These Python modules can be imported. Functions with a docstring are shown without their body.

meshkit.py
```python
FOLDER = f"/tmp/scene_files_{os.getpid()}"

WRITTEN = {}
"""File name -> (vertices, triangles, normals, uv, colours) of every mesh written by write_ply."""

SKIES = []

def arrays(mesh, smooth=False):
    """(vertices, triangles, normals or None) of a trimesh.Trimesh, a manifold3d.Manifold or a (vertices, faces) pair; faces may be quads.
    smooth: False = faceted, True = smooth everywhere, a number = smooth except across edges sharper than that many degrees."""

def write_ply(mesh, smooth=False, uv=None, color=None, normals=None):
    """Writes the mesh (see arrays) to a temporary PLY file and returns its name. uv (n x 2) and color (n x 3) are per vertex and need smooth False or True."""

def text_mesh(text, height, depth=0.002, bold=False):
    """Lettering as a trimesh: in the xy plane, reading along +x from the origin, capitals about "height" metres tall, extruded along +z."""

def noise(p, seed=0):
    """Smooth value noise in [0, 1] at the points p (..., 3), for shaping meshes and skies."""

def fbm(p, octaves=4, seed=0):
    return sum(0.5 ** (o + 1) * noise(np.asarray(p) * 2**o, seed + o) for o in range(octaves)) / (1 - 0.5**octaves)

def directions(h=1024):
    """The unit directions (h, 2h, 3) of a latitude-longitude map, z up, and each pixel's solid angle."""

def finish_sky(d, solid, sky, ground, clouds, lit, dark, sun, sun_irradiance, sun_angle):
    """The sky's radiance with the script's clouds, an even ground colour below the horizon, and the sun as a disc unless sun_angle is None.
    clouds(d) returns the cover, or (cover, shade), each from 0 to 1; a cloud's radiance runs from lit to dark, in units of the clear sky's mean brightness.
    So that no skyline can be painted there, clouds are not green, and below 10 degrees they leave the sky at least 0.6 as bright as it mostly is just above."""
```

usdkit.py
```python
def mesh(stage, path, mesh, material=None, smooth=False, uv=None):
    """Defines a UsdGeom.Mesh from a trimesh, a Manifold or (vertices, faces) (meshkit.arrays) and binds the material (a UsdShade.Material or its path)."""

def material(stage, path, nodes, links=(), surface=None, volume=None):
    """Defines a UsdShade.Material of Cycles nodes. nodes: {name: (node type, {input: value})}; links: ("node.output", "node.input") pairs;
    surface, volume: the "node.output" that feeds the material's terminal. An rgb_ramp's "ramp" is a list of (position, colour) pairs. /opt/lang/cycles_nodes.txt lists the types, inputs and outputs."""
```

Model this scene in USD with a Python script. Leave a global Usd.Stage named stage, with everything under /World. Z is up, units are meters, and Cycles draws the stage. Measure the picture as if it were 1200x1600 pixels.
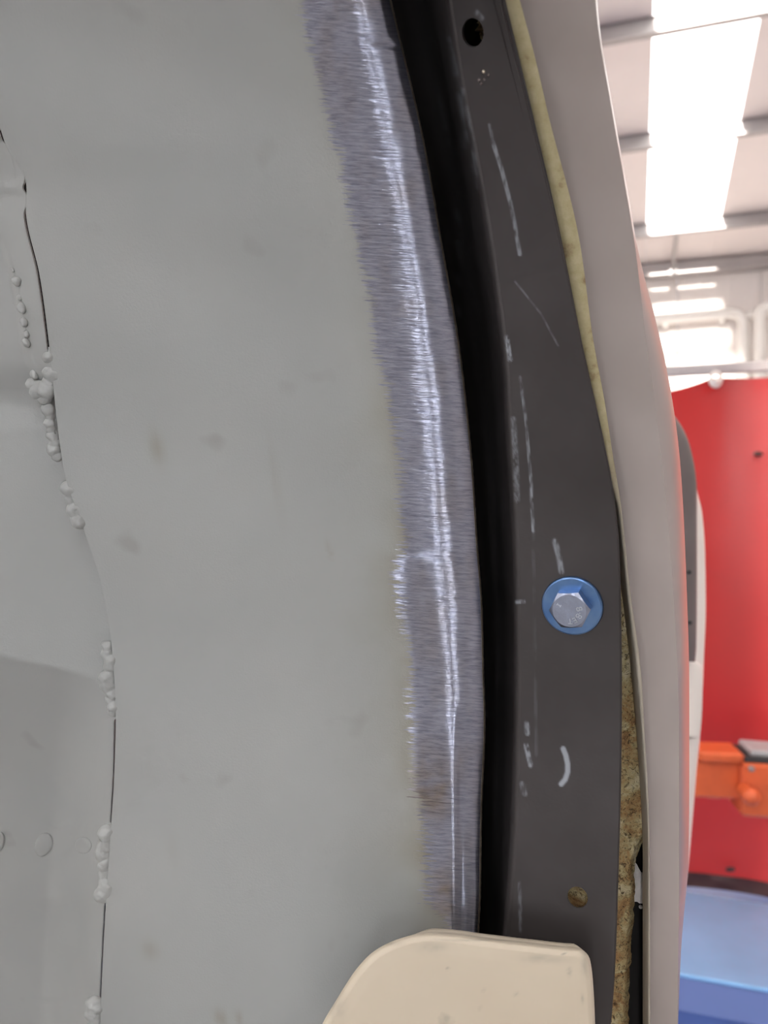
import math, random
import numpy as np, trimesh, manifold3d as m3, usdkit, meshkit
from scipy.interpolate import PchipInterpolator, CubicSpline
from scipy.spatial import ConvexHull
from pxr import Usd, UsdGeom, UsdLux, UsdShade, Gf, Sdf, Vt

stage = Usd.Stage.CreateInMemory()
UsdGeom.SetStageUpAxis(stage, 'Z'); UsdGeom.SetStageMetersPerUnit(stage, 1.0)
UsdGeom.Xform.Define(stage, '/World'); UsdGeom.Scope.Define(stage, '/World/Looks')
random.seed(4); rng = np.random.default_rng(4)

# ------------------------------------------------------------------ camera, sun, exposure
F = 1200.0                    # focal length in picture widths of 1200
EYE = 1.30                    # lens height above the floor
cam = UsdGeom.Camera.Define(stage, '/World/camera')
cam.CreateFocalLengthAttr(24.0); cam.CreateHorizontalApertureAttr(24.0); cam.CreateVerticalApertureAttr(32.0)
cam.CreateFStopAttr(9.6); cam.CreateFocusDistanceAttr(0.335); cam.CreateClippingRangeAttr((0.02, 200.0))
cam.CreateExposureAttr(-2.36)
xc = UsdGeom.Xformable(cam); xc.AddTranslateOp().Set(Gf.Vec3d(0, 0, EYE)); xc.AddRotateXOp().Set(90.0)

PHI = math.radians(18.0); CP, SP = math.cos(PHI), math.sin(PHI)
def B(u, v, z):               # building axes: u along the far wall, v towards it
    u, v, z = np.broadcast_arrays(np.asarray(u, float), np.asarray(v, float), np.asarray(z, float))
    return np.stack([u * CP + v * SP, -u * SP + v * CP, z], -1)
def P(px, py, Y):             # the point seen at picture position (px, py), Y metres ahead of the lens
    px, py, Y = np.broadcast_arrays(np.asarray(px, float), np.asarray(py, float), np.asarray(Y, float))
    return np.stack([(px - 600) / F * Y, Y, EYE + (800 - py) / F * Y], -1)
def ray_v(px, py, v):         # where the ray through (px, py) meets the plane at building depth v -> (u, z)
    d = np.array([(px - 600) / F, 1.0, (800 - py) / F])
    t = v / (d[0] * SP + d[1] * CP)
    p = d * t
    return p[0] * CP - p[1] * SP, EYE + p[2]

VW, EAVE, SLOPE, RIDGE = 10.8, 4.52, math.tan(math.radians(10)), 0.4
def roof_z(v): return EAVE + (VW - np.maximum(v, 2 * RIDGE - v)) * SLOPE
def ray_roof(px, py):
    lo, hi = 2.0, VW
    for _ in range(60):
        v = (lo + hi) / 2
        u, z = ray_v(px, py, v)
        if z > roof_z(v): hi = v
        else: lo = v
    return u, v

sun = UsdLux.DistantLight.Define(stage, '/World/sun')      # low winter sun that comes in through the rooflights
sun.CreateIntensityAttr(1.0); sun.CreateExposureAttr(0.0); sun.CreateAngleAttr(3.0); sun.CreateColorAttr(Gf.Vec3f(1.0, 0.93, 0.84))
SUN_I = 50.0; sun.CreateIntensityAttr(SUN_I); sun.CreateNormalizeAttr(True)
su, sz = ray_v(1082, 492, VW)                               # where its patch falls on the far wall
su2, sv2 = ray_roof(1092, 215)
dv = B(su, VW, sz) - B(su2, sv2, roof_z(sv2)); dv /= np.linalg.norm(dv)
q_ = Gf.Rotation(Gf.Vec3d(0, 0, -1), Gf.Vec3d(*map(float, dv)))
UsdGeom.Xformable(sun).AddTransformOp().Set(Gf.Matrix4d().SetRotate(q_))
dome = UsdLux.DomeLight.Define(stage, '/World/sky'); dome.CreateIntensityAttr(0.6); dome.CreateColorAttr(Gf.Vec3f(0.75, 0.85, 1.0))
SKYLIGHT = 17.0

# ------------------------------------------------------------------ helpers
used = {}
def numbered(parent, name):
    k = (parent, name); n = used.get(k, 0); used[k] = n + 1
    return f'{parent}/{name}' if n == 0 else f'{parent}/{name}_{n:03d}'
def pathof(parent): return '/World' if parent is None else str(parent.GetPath())
def tag(prim, label=None, cat=None, group=None, kind=None):
    for k, v in (('label', label), ('category', cat), ('group', group), ('kind', kind)):
        if v: prim.SetCustomDataByKey(k, v)
    return prim
def thing(name, label, cat, group=None, kind=None, loc=None):
    x = UsdGeom.Xform.Define(stage, numbered('/World', name))
    if loc is not None: x.AddTranslateOp().Set(Gf.Vec3d(*map(float, loc)))
    return tag(x.GetPrim(), label, cat, group, kind)
def obj(name, mesh, mat, parent=None, smooth=30, normals=None, prim=None, st=None, label=None, cat=None, group=None, kind=None):
    path = numbered(pathof(parent), name)
    if isinstance(mesh, tuple): v, f = np.asarray(mesh[0], float), np.asarray(mesh[1], int); given = (v, f)
    else: given = mesh
    if normals is not None or prim or st is not None:
        if hasattr(given, 'vertices'): v, f = np.array(given.vertices), np.array(given.faces)
        m = UsdGeom.Mesh.Define(stage, path)
        if f.shape[1] == 4: f = np.vstack([f[:, [0, 1, 2]], f[:, [0, 2, 3]]])
        m.CreatePointsAttr(Vt.Vec3fArray.FromNumpy(v.astype(np.float32)))
        m.CreateFaceVertexCountsAttr(Vt.IntArray.FromNumpy(np.full(len(f), 3, np.int32)))
        m.CreateFaceVertexIndicesAttr(Vt.IntArray.FromNumpy(f.astype(np.int32).ravel()))
        m.CreateSubdivisionSchemeAttr('none')
        if normals is None: normals = meshkit.arrays((v, f), True)[2]
        m.CreateNormalsAttr(Vt.Vec3fArray.FromNumpy(np.asarray(normals, np.float32))); m.SetNormalsInterpolation('vertex')
        api = UsdGeom.PrimvarsAPI(m)
        if st is not None: api.CreatePrimvar('st', Sdf.ValueTypeNames.TexCoord2fArray, 'vertex').Set(Vt.Vec2fArray.FromNumpy(np.asarray(st, np.float32)))
        for k, a in (prim or {}).items():
            if np.ndim(a) == 2: api.CreatePrimvar(k, Sdf.ValueTypeNames.Vector3fArray, 'vertex').Set(Vt.Vec3fArray.FromNumpy(np.asarray(a, np.float32))); continue
            api.CreatePrimvar(k, Sdf.ValueTypeNames.FloatArray, 'vertex').Set(Vt.FloatArray.FromNumpy(np.asarray(a, np.float32)))
        UsdShade.MaterialBindingAPI.Apply(m.GetPrim()).Bind(M[mat])
        pr = m.GetPrim()
    else:
        pr = usdkit.mesh(stage, path, given, M[mat], smooth=smooth).GetPrim()
    return tag(pr, label, cat, group, kind)

def grid_faces(nr, nc, flip=False):
    i, j = np.meshgrid(np.arange(nr - 1), np.arange(nc - 1), indexing='ij')
    a = i * nc + j
    q = np.stack([a, a + nc, a + nc + 1, a + 1], -1).reshape(-1, 4)
    return q[:, ::-1] if flip else q
def tri(q): return np.vstack([q[:, [0, 1, 2]], q[:, [0, 2, 3]]])
def grid_normals(G):
    gr = np.gradient(G, axis=0); gc = np.gradient(G, axis=1)
    n = np.cross(gr, gc); n /= np.linalg.norm(n, axis=-1, keepdims=True) + 1e-15
    return np.where((n[..., 1:2] > 0), -n, n) if False else n
def solid(G, thick, N=None):
    """A grid surface facing the lens made a closed sheet of the given thickness."""
    nr, nc = G.shape[:2]
    N = grid_normals(G) if N is None else N
    Bk = G - N * thick
    n = nr * nc
    V = np.vstack([G.reshape(-1, 3), Bk.reshape(-1, 3)])
    f = tri(grid_faces(nr, nc)); fb = tri(grid_faces(nr, nc, True)) + n
    idx = np.arange(n).reshape(nr, nc)
    loop = np.concatenate([idx[0, :-1], idx[:-1, -1], idx[-1, :0:-1], idx[:0:-1, 0]])
    nx = np.roll(loop, -1)
    side = np.vstack([np.stack([loop, nx, nx + n], 1), np.stack([loop, nx + n, loop + n], 1)])
    F_ = np.vstack([f, fb, side])
    return V, F_
def box(sx, sy, sz, bevel=0.0):
    b = trimesh.creation.box([sx, sy, sz])
    if bevel > 0:
        c = np.array([[x, y, z] for x in (-1, 1) for y in (-1, 1) for z in (-1, 1)], float)
        pts = []
        for k in range(3):
            h = np.array([sx, sy, sz]) / 2 - bevel; h[k] += bevel
            pts.append(c * h)
        b = trimesh.convex.convex_hull(np.vstack(pts))
    return b
def bbox_b(u0, u1, v0, v1, z0, z1, bevel=0.0):
    """A box in building axes."""
    b = box(u1 - u0, v1 - v0, z1 - z0, bevel); p = np.array(b.vertices) + [(u0 + u1) / 2, (v0 + v1) / 2, (z0 + z1) / 2]
    return B(p[:, 0], p[:, 1], p[:, 2]), np.array(b.faces)
def tubep(points, r, sides=12, cap=True):
    p = np.asarray(points, float); t = np.gradient(p, axis=0); t /= np.linalg.norm(t, axis=1, keepdims=True)
    a = np.cross(t[0], [0.3, 0.2, 0.9]); a /= np.linalg.norm(a); rings = []
    for k in range(len(p)):
        a = a - t[k] * (a @ t[k]); a /= np.linalg.norm(a); b = np.cross(t[k], a)
        ang = np.arange(sides) * 2 * np.pi / sides
        rr = r[k] if np.ndim(r) else r
        rings.append(p[k] + rr * (np.cos(ang)[:, None] * a + np.sin(ang)[:, None] * b))
    V = np.vstack(rings); n = len(p)
    f = []
    for k in range(n - 1):
        for s in range(sides):
            s2 = (s + 1) % sides
            f += [[k * sides + s, k * sides + s2, (k + 1) * sides + s2], [k * sides + s, (k + 1) * sides + s2, (k + 1) * sides + s]]
    if cap:
        V = np.vstack([V, p[:1], p[-1:]]); c0 = n * sides
        for s in range(sides):
            s2 = (s + 1) % sides
            f += [[c0, s2, s], [c0 + 1, (n - 1) * sides + s, (n - 1) * sides + s2]]
    return V, np.array(f)
def join(parts):
    V, Fc, n = [], [], 0
    for p in parts:
        v, f = (p if isinstance(p, tuple) else (np.array(p.vertices), np.array(p.faces)))
        if f.shape[1] == 4: f = tri(f)
        V.append(v); Fc.append(f + n); n += len(v)
    return np.vstack(V), np.vstack(Fc)
def spl(pts):
    a = np.array(sorted(pts), float)
    g = PchipInterpolator(a[:, 0], a[:, 1])
    s0 = (a[1, 1] - a[0, 1]) / (a[1, 0] - a[0, 0]); s1 = (a[-1, 1] - a[-2, 1]) / (a[-1, 0] - a[-2, 0])
    return lambda y: np.where(np.asarray(y) < a[0, 0], a[0, 1] + s0 * (np.asarray(y) - a[0, 0]), np.where(np.asarray(y) > a[-1, 0], a[-1, 1] + s1 * (np.asarray(y) - a[-1, 0]), g(np.clip(y, a[0, 0], a[-1, 0]))))
def soft(f, h):
    return lambda y: sum(f(np.asarray(y, float) + h * k / 4) for k in range(-4, 5)) / 9
def sstep(x, a, b):
    t = np.clip((np.asarray(x, float) - a) / (b - a), 0, 1); return t * t * (3 - 2 * t)

# ------------------------------------------------------------------ materials
M = {}
def mat(name, nodes, links=(), surface='p.BSDF'):
    M[name] = usdkit.material(stage, f'/World/Looks/{name}', nodes, list(links), surface=surface)
def plain(name, col, rough=0.5, metal=0.0, noise=0.0, scale=20.0, bump=0.0, bscale=200.0, bdist=0.001, **kw):
    """Plain colour with a little cloudy variation and a little relief."""
    n = {'p': ('principled_bsdf', {'base_color': col, 'roughness': rough, 'metallic': metal, **kw})}; l = []
    if noise or bump: n['tc'] = ('texture_coordinate', {})
    if noise:
        n['n'] = ('noise_texture', {'scale': scale, 'detail': 4.0, 'roughness': 0.6})
        lo = [c * (1 - noise) for c in col]; hi = [min(1, c * (1 + noise)) for c in col]
        n['r'] = ('rgb_ramp', {'ramp': [(0.25, lo), (0.75, hi)]})
        l += [('tc.object', 'n.vector'), ('n.fac', 'r.fac'), ('r.color', 'p.base_color')]
    if bump:
        n['bn'] = ('noise_texture', {'scale': bscale, 'detail': 3.0}); n['b'] = ('bump', {'strength': bump, 'distance': bdist})
        l += [('tc.object', 'bn.vector'), ('bn.fac', 'b.height'), ('b.normal', 'p.normal')]
    mat(name, n, l)

def paint_nodes():
    """Satin grey-green paint with faint clouds, a few smudges and fine orange peel."""
    n = {
        'tc': ('texture_coordinate', {}),
        'cl': ('noise_texture', {'scale': 9.0, 'detail': 3.0, 'roughness': 0.55}),
        'clr': ('rgb_ramp', {'ramp': [(0.3, (0.288, 0.306, 0.308)), (0.7, (0.318, 0.333, 0.330))]}),
        'sm': ('noise_texture', {'scale': 38.0, 'detail': 2.0, 'roughness': 0.5}),
        'smr': ('map_range', {'from_min': 0.70, 'from_max': 0.80, 'to_min': 0.0, 'to_max': 0.35, 'clamp': True}),
        'dirt': ('mix_color', {'b': (0.19, 0.19, 0.18)}),
        'op': ('noise_texture', {'scale': 900.0, 'detail': 2.0}),
        'bp': ('bump', {'strength': 0.25, 'distance': 0.0003}),
        'stn': ('attribute', {'attribute': 'stain_shade'}),
        'stain_shade': ('mix_color', {'b': (0.20, 0.185, 0.14)}),
        'pb': ('principled_bsdf', {'roughness': 0.42, 'specular_ior_level': 0.5}),
    }
    l = [('tc.object', 'cl.vector'), ('tc.object', 'sm.vector'), ('tc.object', 'op.vector'), ('cl.fac', 'clr.fac'), ('sm.fac', 'smr.value'),
         ('smr.result', 'dirt.fac'), ('clr.color', 'dirt.a'), ('dirt.result', 'stain_shade.a'), ('stn.fac', 'stain_shade.fac'), ('stain_shade.result', 'pb.base_color'),
         ('op.fac', 'bp.height'), ('bp.normal', 'pb.normal')]
    return n, l
n, l = paint_nodes(); mat('grey_paint', n, l, 'pb.BSDF')
# bare ground metal: cross scratches in st (x across, y along, metres); paint left in ragged streaks where "bare" < 0
n, l = paint_nodes()
n.update({
    'uv': ('attribute', {'attribute': 'st'}),
    'mp': ('mapping', {'scale': (130.0, 1000.0, 1.0)}), 'sc': ('noise_texture', {'scale': 1.0, 'detail': 3.0, 'roughness': 0.65, 'distortion': 0.25}),
    'mp2': ('mapping', {'scale': (60.0, 420.0, 1.0), 'rotation': (0, 0, 0.12)}), 'sc2': ('noise_texture', {'scale': 1.0, 'detail': 2.0, 'roughness': 0.6}),
    'mpf': ('mapping', {'scale': (60.0, 1000.0, 1.0), 'rotation': (0, 0, 0.03)}), 'fr': ('noise_texture', {'scale': 1.0, 'detail': 3.0, 'roughness': 0.7}),
    'bd': ('bump', {'strength': 1.0, 'distance': 0.00018}), 'bd2': ('bump', {'strength': 1.0, 'distance': 0.00038}),
    'lp': ('attribute', {'attribute': 'lip'}),
    'str': ('map_range', {'from_min': 0.0, 'from_max': 1.0, 'to_min': 1.0, 'to_max': 0.12, 'clamp': True}),
    'br': ('attribute', {'attribute': 'brown'}), 'mcol': ('mix_color', {'a': (0.39, 0.415, 0.52), 'b': (0.30, 0.24, 0.17)}),
    'tn': ('rgb_ramp', {'ramp': [(0.3, (0.58, 0.58, 0.62)), (0.6, (1, 1, 1))]}), 'mcol2': ('mix_color', {'blend_type': 'multiply', 'fac': 1.0}),
    'tg': ('attribute', {'attribute': 'tang'}), 'pm': ('principled_bsdf', {'metallic': 1.0, 'roughness': 0.33, 'anisotropic': 0.96}),
    'ba': ('attribute', {'attribute': 'bare'}), 'am': ('attribute', {'attribute': 'ragged'}),
    'f1': ('math', {'math_type': 'subtract', 'value2': 0.5}), 'f2': ('math', {'math_type': 'multiply'}), 'f3': ('math', {'math_type': 'add'}),
    'fm': ('map_range', {'from_min': -0.0004, 'from_max': 0.0004, 'clamp': True}),
    'mx': ('mix_closure', {}),
})
l += [('uv.vector', 'mp.vector'), ('mp.vector', 'sc.vector'), ('uv.vector', 'mp2.vector'), ('mp2.vector', 'sc2.vector'), ('uv.vector', 'mpf.vector'), ('mpf.vector', 'fr.vector'),
      ('lp.fac', 'str.value'), ('str.result', 'bd.strength'), ('str.result', 'bd2.strength'),
      ('sc2.fac', 'bd2.height'), ('sc.fac', 'bd.height'), ('bd2.normal', 'bd.normal'), ('bd.normal', 'pm.normal'), ('tg.vector', 'pm.tangent'),
      ('br.fac', 'mcol.fac'), ('sc.fac', 'tn.fac'), ('mcol.result', 'mcol2.a'), ('tn.color', 'mcol2.b'), ('mcol2.result', 'pm.base_color'),
      ('fr.fac', 'f1.value1'), ('f1.value', 'f2.value1'), ('am.fac', 'f2.value2'), ('f2.value', 'f3.value1'), ('ba.fac', 'f3.value2'), ('f3.value', 'fm.value'),
      ('fm.result', 'mx.fac'), ('pb.BSDF', 'mx.closure1'), ('pm.BSDF', 'mx.closure2')]
mat('ground_metal', n, l, 'mx.closure')
plain('burr_metal', (0.72, 0.66, 0.55), 0.35, 1.0, noise=0.25, scale=300.0, bump=0.5, bscale=900.0, bdist=0.0003)
# dark mill-scaled steel with pale scuffs where the attribute "wear" says so
mat('dark_steel', {
    'tc': ('texture_coordinate', {}), 'n': ('noise_texture', {'scale': 14.0, 'detail': 4.0, 'roughness': 0.6}),
    'r': ('rgb_ramp', {'ramp': [(0.3, (0.040, 0.036, 0.037)), (0.7, (0.062, 0.057, 0.060))]}),
    'w': ('attribute', {'attribute': 'wear'}), 'mc': ('mix_color', {'b': (0.40, 0.44, 0.50)}),
    'fn': ('noise_texture', {'scale': 700.0, 'detail': 3.0}), 'b': ('bump', {'strength': 0.25, 'distance': 0.0002}),
    'rr': ('map_range', {'from_min': 0.3, 'from_max': 0.7, 'to_min': 0.38, 'to_max': 0.52}),
    'p': ('principled_bsdf', {'metallic': 0.35, 'roughness': 0.45, 'specular_ior_level': 0.5})},
    [('tc.object', 'n.vector'), ('n.fac', 'r.fac'), ('r.color', 'mc.a'), ('w.fac', 'mc.fac'), ('mc.result', 'p.base_color'), ('n.fac', 'rr.value'), ('rr.result', 'p.roughness'),
     ('tc.object', 'fn.vector'), ('fn.fac', 'b.height'), ('b.normal', 'p.normal')])
plain('white_paint', (0.82, 0.78, 0.74), 0.4)
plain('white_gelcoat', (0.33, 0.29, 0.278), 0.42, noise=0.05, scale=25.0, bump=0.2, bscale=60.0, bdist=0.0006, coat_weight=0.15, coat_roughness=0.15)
mat('cut_fibreglass', {
    'tc': ('texture_coordinate', {}), 'n': ('noise_texture', {'scale': 120.0, 'detail': 4.0, 'roughness': 0.65}),
    'r': ('rgb_ramp', {'ramp': [(0.30, (0.24, 0.17, 0.09)), (0.42, (0.40, 0.35, 0.20)), (0.7, (0.50, 0.45, 0.29))]}), 'cl': ('attribute', {'attribute': 'clean'}), 'cm': ('mix_color', {'b': (0.38, 0.345, 0.30)}),
    'b': ('bump', {'strength': 0.6, 'distance': 0.0006}), 'p': ('principled_bsdf', {'roughness': 0.7})},
    [('tc.object', 'n.vector'), ('n.fac', 'r.fac'), ('r.color', 'cm.a'), ('cl.fac', 'cm.fac'), ('cm.result', 'p.base_color'), ('n.fac', 'b.height'), ('b.normal', 'p.normal')])
mat('old_bonding', {
    'tc': ('texture_coordinate', {}), 'n': ('noise_texture', {'scale': 70.0, 'detail': 5.0, 'roughness': 0.7, 'distortion': 0.8}), 'n2': ('noise_texture', {'scale': 420.0, 'detail': 3.0, 'roughness': 0.7, 'distortion': 1.5}),
    'r': ('rgb_ramp', {'ramp': [(0.32, (0.13, 0.06, 0.025)), (0.43, (0.36, 0.22, 0.09)), (0.54, (0.46, 0.38, 0.20)), (0.68, (0.66, 0.60, 0.42))]}),
    'r2': ('rgb_ramp', {'ramp': [(0.33, (0.15, 0.12, 0.08)), (0.48, (1, 1, 1))]}), 'mx': ('mix_color', {'blend_type': 'multiply', 'fac': 1.0}),
    'b': ('bump', {'strength': 1.0, 'distance': 0.0012}), 'p': ('principled_bsdf', {'roughness': 0.65})},
    [('tc.object', 'n.vector'), ('tc.object', 'n2.vector'), ('n.fac', 'r.fac'), ('n2.fac', 'r2.fac'), ('r.color', 'mx.a'), ('r2.color', 'mx.b'), ('mx.result', 'p.base_color'), ('n2.fac', 'b.height'), ('b.normal', 'p.normal')])
plain('shade_black', (0.012, 0.010, 0.010), 0.8)  # near-black colour standing in for the shade inside gaps
plain('white_chip', (0.70, 0.66, 0.64), 0.5, noise=0.2, scale=150.0)
mat('zinc_plate', {'tc': ('texture_coordinate', {}), 'n': ('noise_texture', {'scale': 130.0, 'detail': 3.0}),
    'r': ('rgb_ramp', {'ramp': [(0.3, (0.10, 0.21, 0.46)), (0.7, (0.17, 0.29, 0.52))]}), 'p': ('principled_bsdf', {'metallic': 1.0, 'roughness': 0.28})},
    [('tc.object', 'n.vector'), ('n.fac', 'r.fac'), ('r.color', 'p.base_color')])
plain('zinc_mark_glint', (0.55, 0.60, 0.68), 0.3, 1.0)  # paler than the bolt: light caught by the raised marks, put into the colour
plain('zinc_bolt', (0.36, 0.41, 0.54), 0.26, 1.0, noise=0.12, scale=300.0, bump=0.4, bscale=900.0, bdist=0.0003)
mat('cream_paint', {'tc': ('texture_coordinate', {}), 'n': ('noise_texture', {'scale': 16.0, 'detail': 3.0}), 'n2': ('noise_texture', {'scale': 55.0, 'detail': 3.0, 'roughness': 0.6}),
    'r': ('rgb_ramp', {'ramp': [(0.3, (0.56, 0.49, 0.385)), (0.7, (0.60, 0.54, 0.435))]}), 's': ('map_range', {'from_min': 0.70, 'from_max': 0.80, 'to_min': 0, 'to_max': 0.5, 'clamp': True}),
    'gr': ('attribute', {'attribute': 'grime'}), 'mx': ('math', {'math_type': 'maximum'}), 'c': ('mix_color', {'b': (0.30, 0.28, 0.23)}), 'p': ('principled_bsdf', {'roughness': 0.5})},
    [('tc.object', 'n.vector'), ('tc.object', 'n2.vector'), ('n.fac', 'r.fac'), ('n2.fac', 's.value'), ('s.result', 'mx.value1'), ('gr.fac', 'mx.value2'), ('mx.value', 'c.fac'), ('r.color', 'c.a'), ('c.result', 'p.base_color')])
# the workshop
plain('wall_sheet', (0.84, 0.785, 0.76), 0.5, noise=0.03, scale=2.0)
plain('back_wall', (0.34, 0.33, 0.33), 0.6, noise=0.05, scale=2.0)
plain('roof_sheet', (0.86, 0.78, 0.765), 0.5, noise=0.03, scale=2.0)
plain('galvanised', (0.40, 0.375, 0.375), 0.42, 0.3, noise=0.08, scale=6.0)
plain('floor_blue', (0.075, 0.13, 0.36), 0.30, noise=0.12, scale=3.0)
plain('floor_grey', (0.33, 0.32, 0.31), 0.55, noise=0.12, scale=1.5)
plain('floor_pale_bounce', (0.72, 0.70, 0.68), 0.5, noise=0.08, scale=1.5)  # unseen far floor, paled to throw more light up at the ceiling
plain('platform_blue', (0.28, 0.56, 0.92), 0.32, noise=0.08, scale=5.0)
plain('platform_edge', (0.20, 0.27, 0.55), 0.4)
mat('red_curtain', {'tc': ('texture_coordinate', {}), 'n': ('noise_texture', {'scale': 3.0, 'detail': 2.0}), 'r': ('rgb_ramp', {'ramp': [(0.3, (0.60, 0.045, 0.045)), (0.7, (0.66, 0.055, 0.055))]}),
    'p': ('principled_bsdf', {'roughness': 0.32}), 't': ('translucent_bsdf', {'color': (0.75, 0.03, 0.03)}), 'mx': ('mix_closure', {'fac': 0.25})},
    [('tc.object', 'n.vector'), ('n.fac', 'r.fac'), ('r.color', 'p.base_color'), ('p.BSDF', 'mx.closure1'), ('t.BSDF', 'mx.closure2')], 'mx.closure')
plain('rail_steel', (0.36, 0.33, 0.33), 0.4, 0.4, noise=0.1, scale=8.0)
plain('hem_brown', (0.075, 0.036, 0.034), 0.35, noise=0.3, scale=14.0)  # brown hem, its colour darkened for the shade gap beneath it
plain('ring_white', (0.85, 0.82, 0.78), 0.4)
plain('orange_paint', (0.72, 0.13, 0.04), 0.38, noise=0.14, scale=14.0)
plain('rubber_pad', (0.42, 0.42, 0.43), 0.6, noise=0.1, scale=40.0)
plain('black_rubber', (0.03, 0.03, 0.032), 0.6)
plain('grey_trim', (0.135, 0.115, 0.115), 0.4, noise=0.12, scale=20.0)
plain('pipe_white', (0.80, 0.77, 0.74), 0.35)
# translucent rooflight sheet: glows with the daylight on it and lets some sun through
mat('added_pane_glow', {'e': ('emission', {'color': (0.97, 0.98, 1.0), 'strength': 180.0})}, [], 'e.emission')  # glow of the added back wall panes, for highlights on the metal strip
mat('rooflight', {'e': ('emission', {'color': (1.0, 0.97, 0.93), 'strength': SKYLIGHT}), 't': ('transparent_bsdf', {'color': (0.6, 0.6, 0.6)}), 'a': ('add_closure', {})},
    [('e.emission', 'a.closure1'), ('t.BSDF', 'a.closure2')], 'a.closure')

# ------------------------------------------------------------------ the workshop shell
UL, UR, VB = -12.0, 12.0, 2 * RIDGE - VW
fl = tag(UsdGeom.Xform.Define(stage, numbered('/World', 'floor')).GetPrim(), kind='structure')
obj('painted_area', bbox_b(-3.5, 4.5, 1.1, 4.6, -0.1, 0.0), 'floor_blue', fl, smooth=False)
for (a, b, c, d) in ((UL, UR, VB, 1.1), (UL, -3.5, 1.1, 4.6), (4.5, UR, 1.1, 4.6)):
    obj('concrete', bbox_b(a, b, c, d, -0.1, 0.0), 'floor_grey', fl, smooth=False)
obj('pale_bounce_floor', bbox_b(UL, UR, 4.6, VW, -0.1, 0.0), 'floor_pale_bounce', fl, smooth=False)
wf = tag(UsdGeom.Xform.Define(stage, '/World/wall_far').GetPrim(), kind='structure')
def ribbed(u0, u1, z0, z1):
    """One wall sheet: flat pan with two shallow ribs."""
    w = u1 - u0; prof = []
    for k in range(3):
        b0 = u0 + w * k / 3
        prof += [(b0 + 0.004, 0.0), (b0 + w * .25, 0.0), (b0 + w * .27, -0.004), (b0 + w * .31, -0.004)]
    prof += [(u1 - 0.004, 0.0)]
    prof = np.array(prof)
    G = np.stack([B(prof[:, 0], VW + prof[:, 1], z1), B(prof[:, 0], VW + prof[:, 1], z0)], 0)
    return solid(G, 0.06)
uu = np.arange(UL, UR, 1.0) + 0.55
for a in uu[:-1]:
    obj('cladding_panel', ribbed(a, a + 1.0, 0.0, EAVE), 'wall_sheet', wf, smooth=False)
for nm, bx in (('wall_back', bbox_b(UL, UR, VB - 0.1, VB, 0, EAVE)), ):
    obj(nm, bx, 'back_wall', smooth=False, kind='structure')
def gable(u0, u1):
    v = np.array([VB, VW, VW, RIDGE, VB]); z = np.array([0, 0, EAVE, roof_z(RIDGE), EAVE])
    V = np.vstack([B(u0, v, z), B(u1, v, z)])
    f = [[0, 1, 2], [0, 2, 3], [0, 3, 4], [5, 7, 6], [5, 8, 7], [5, 9, 8]]
    for k in range(5): k2 = (k + 1) % 5; f += [[k, k + 5, k2 + 5], [k, k2 + 5, k2]]
    return V, np.array(f)
obj('wall_left', gable(UL - 0.1, UL), 'wall_sheet', smooth=False, kind='structure')
obj('wall_right', gable(UR, UR + 0.1), 'wall_sheet', smooth=False, kind='structure')
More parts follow.
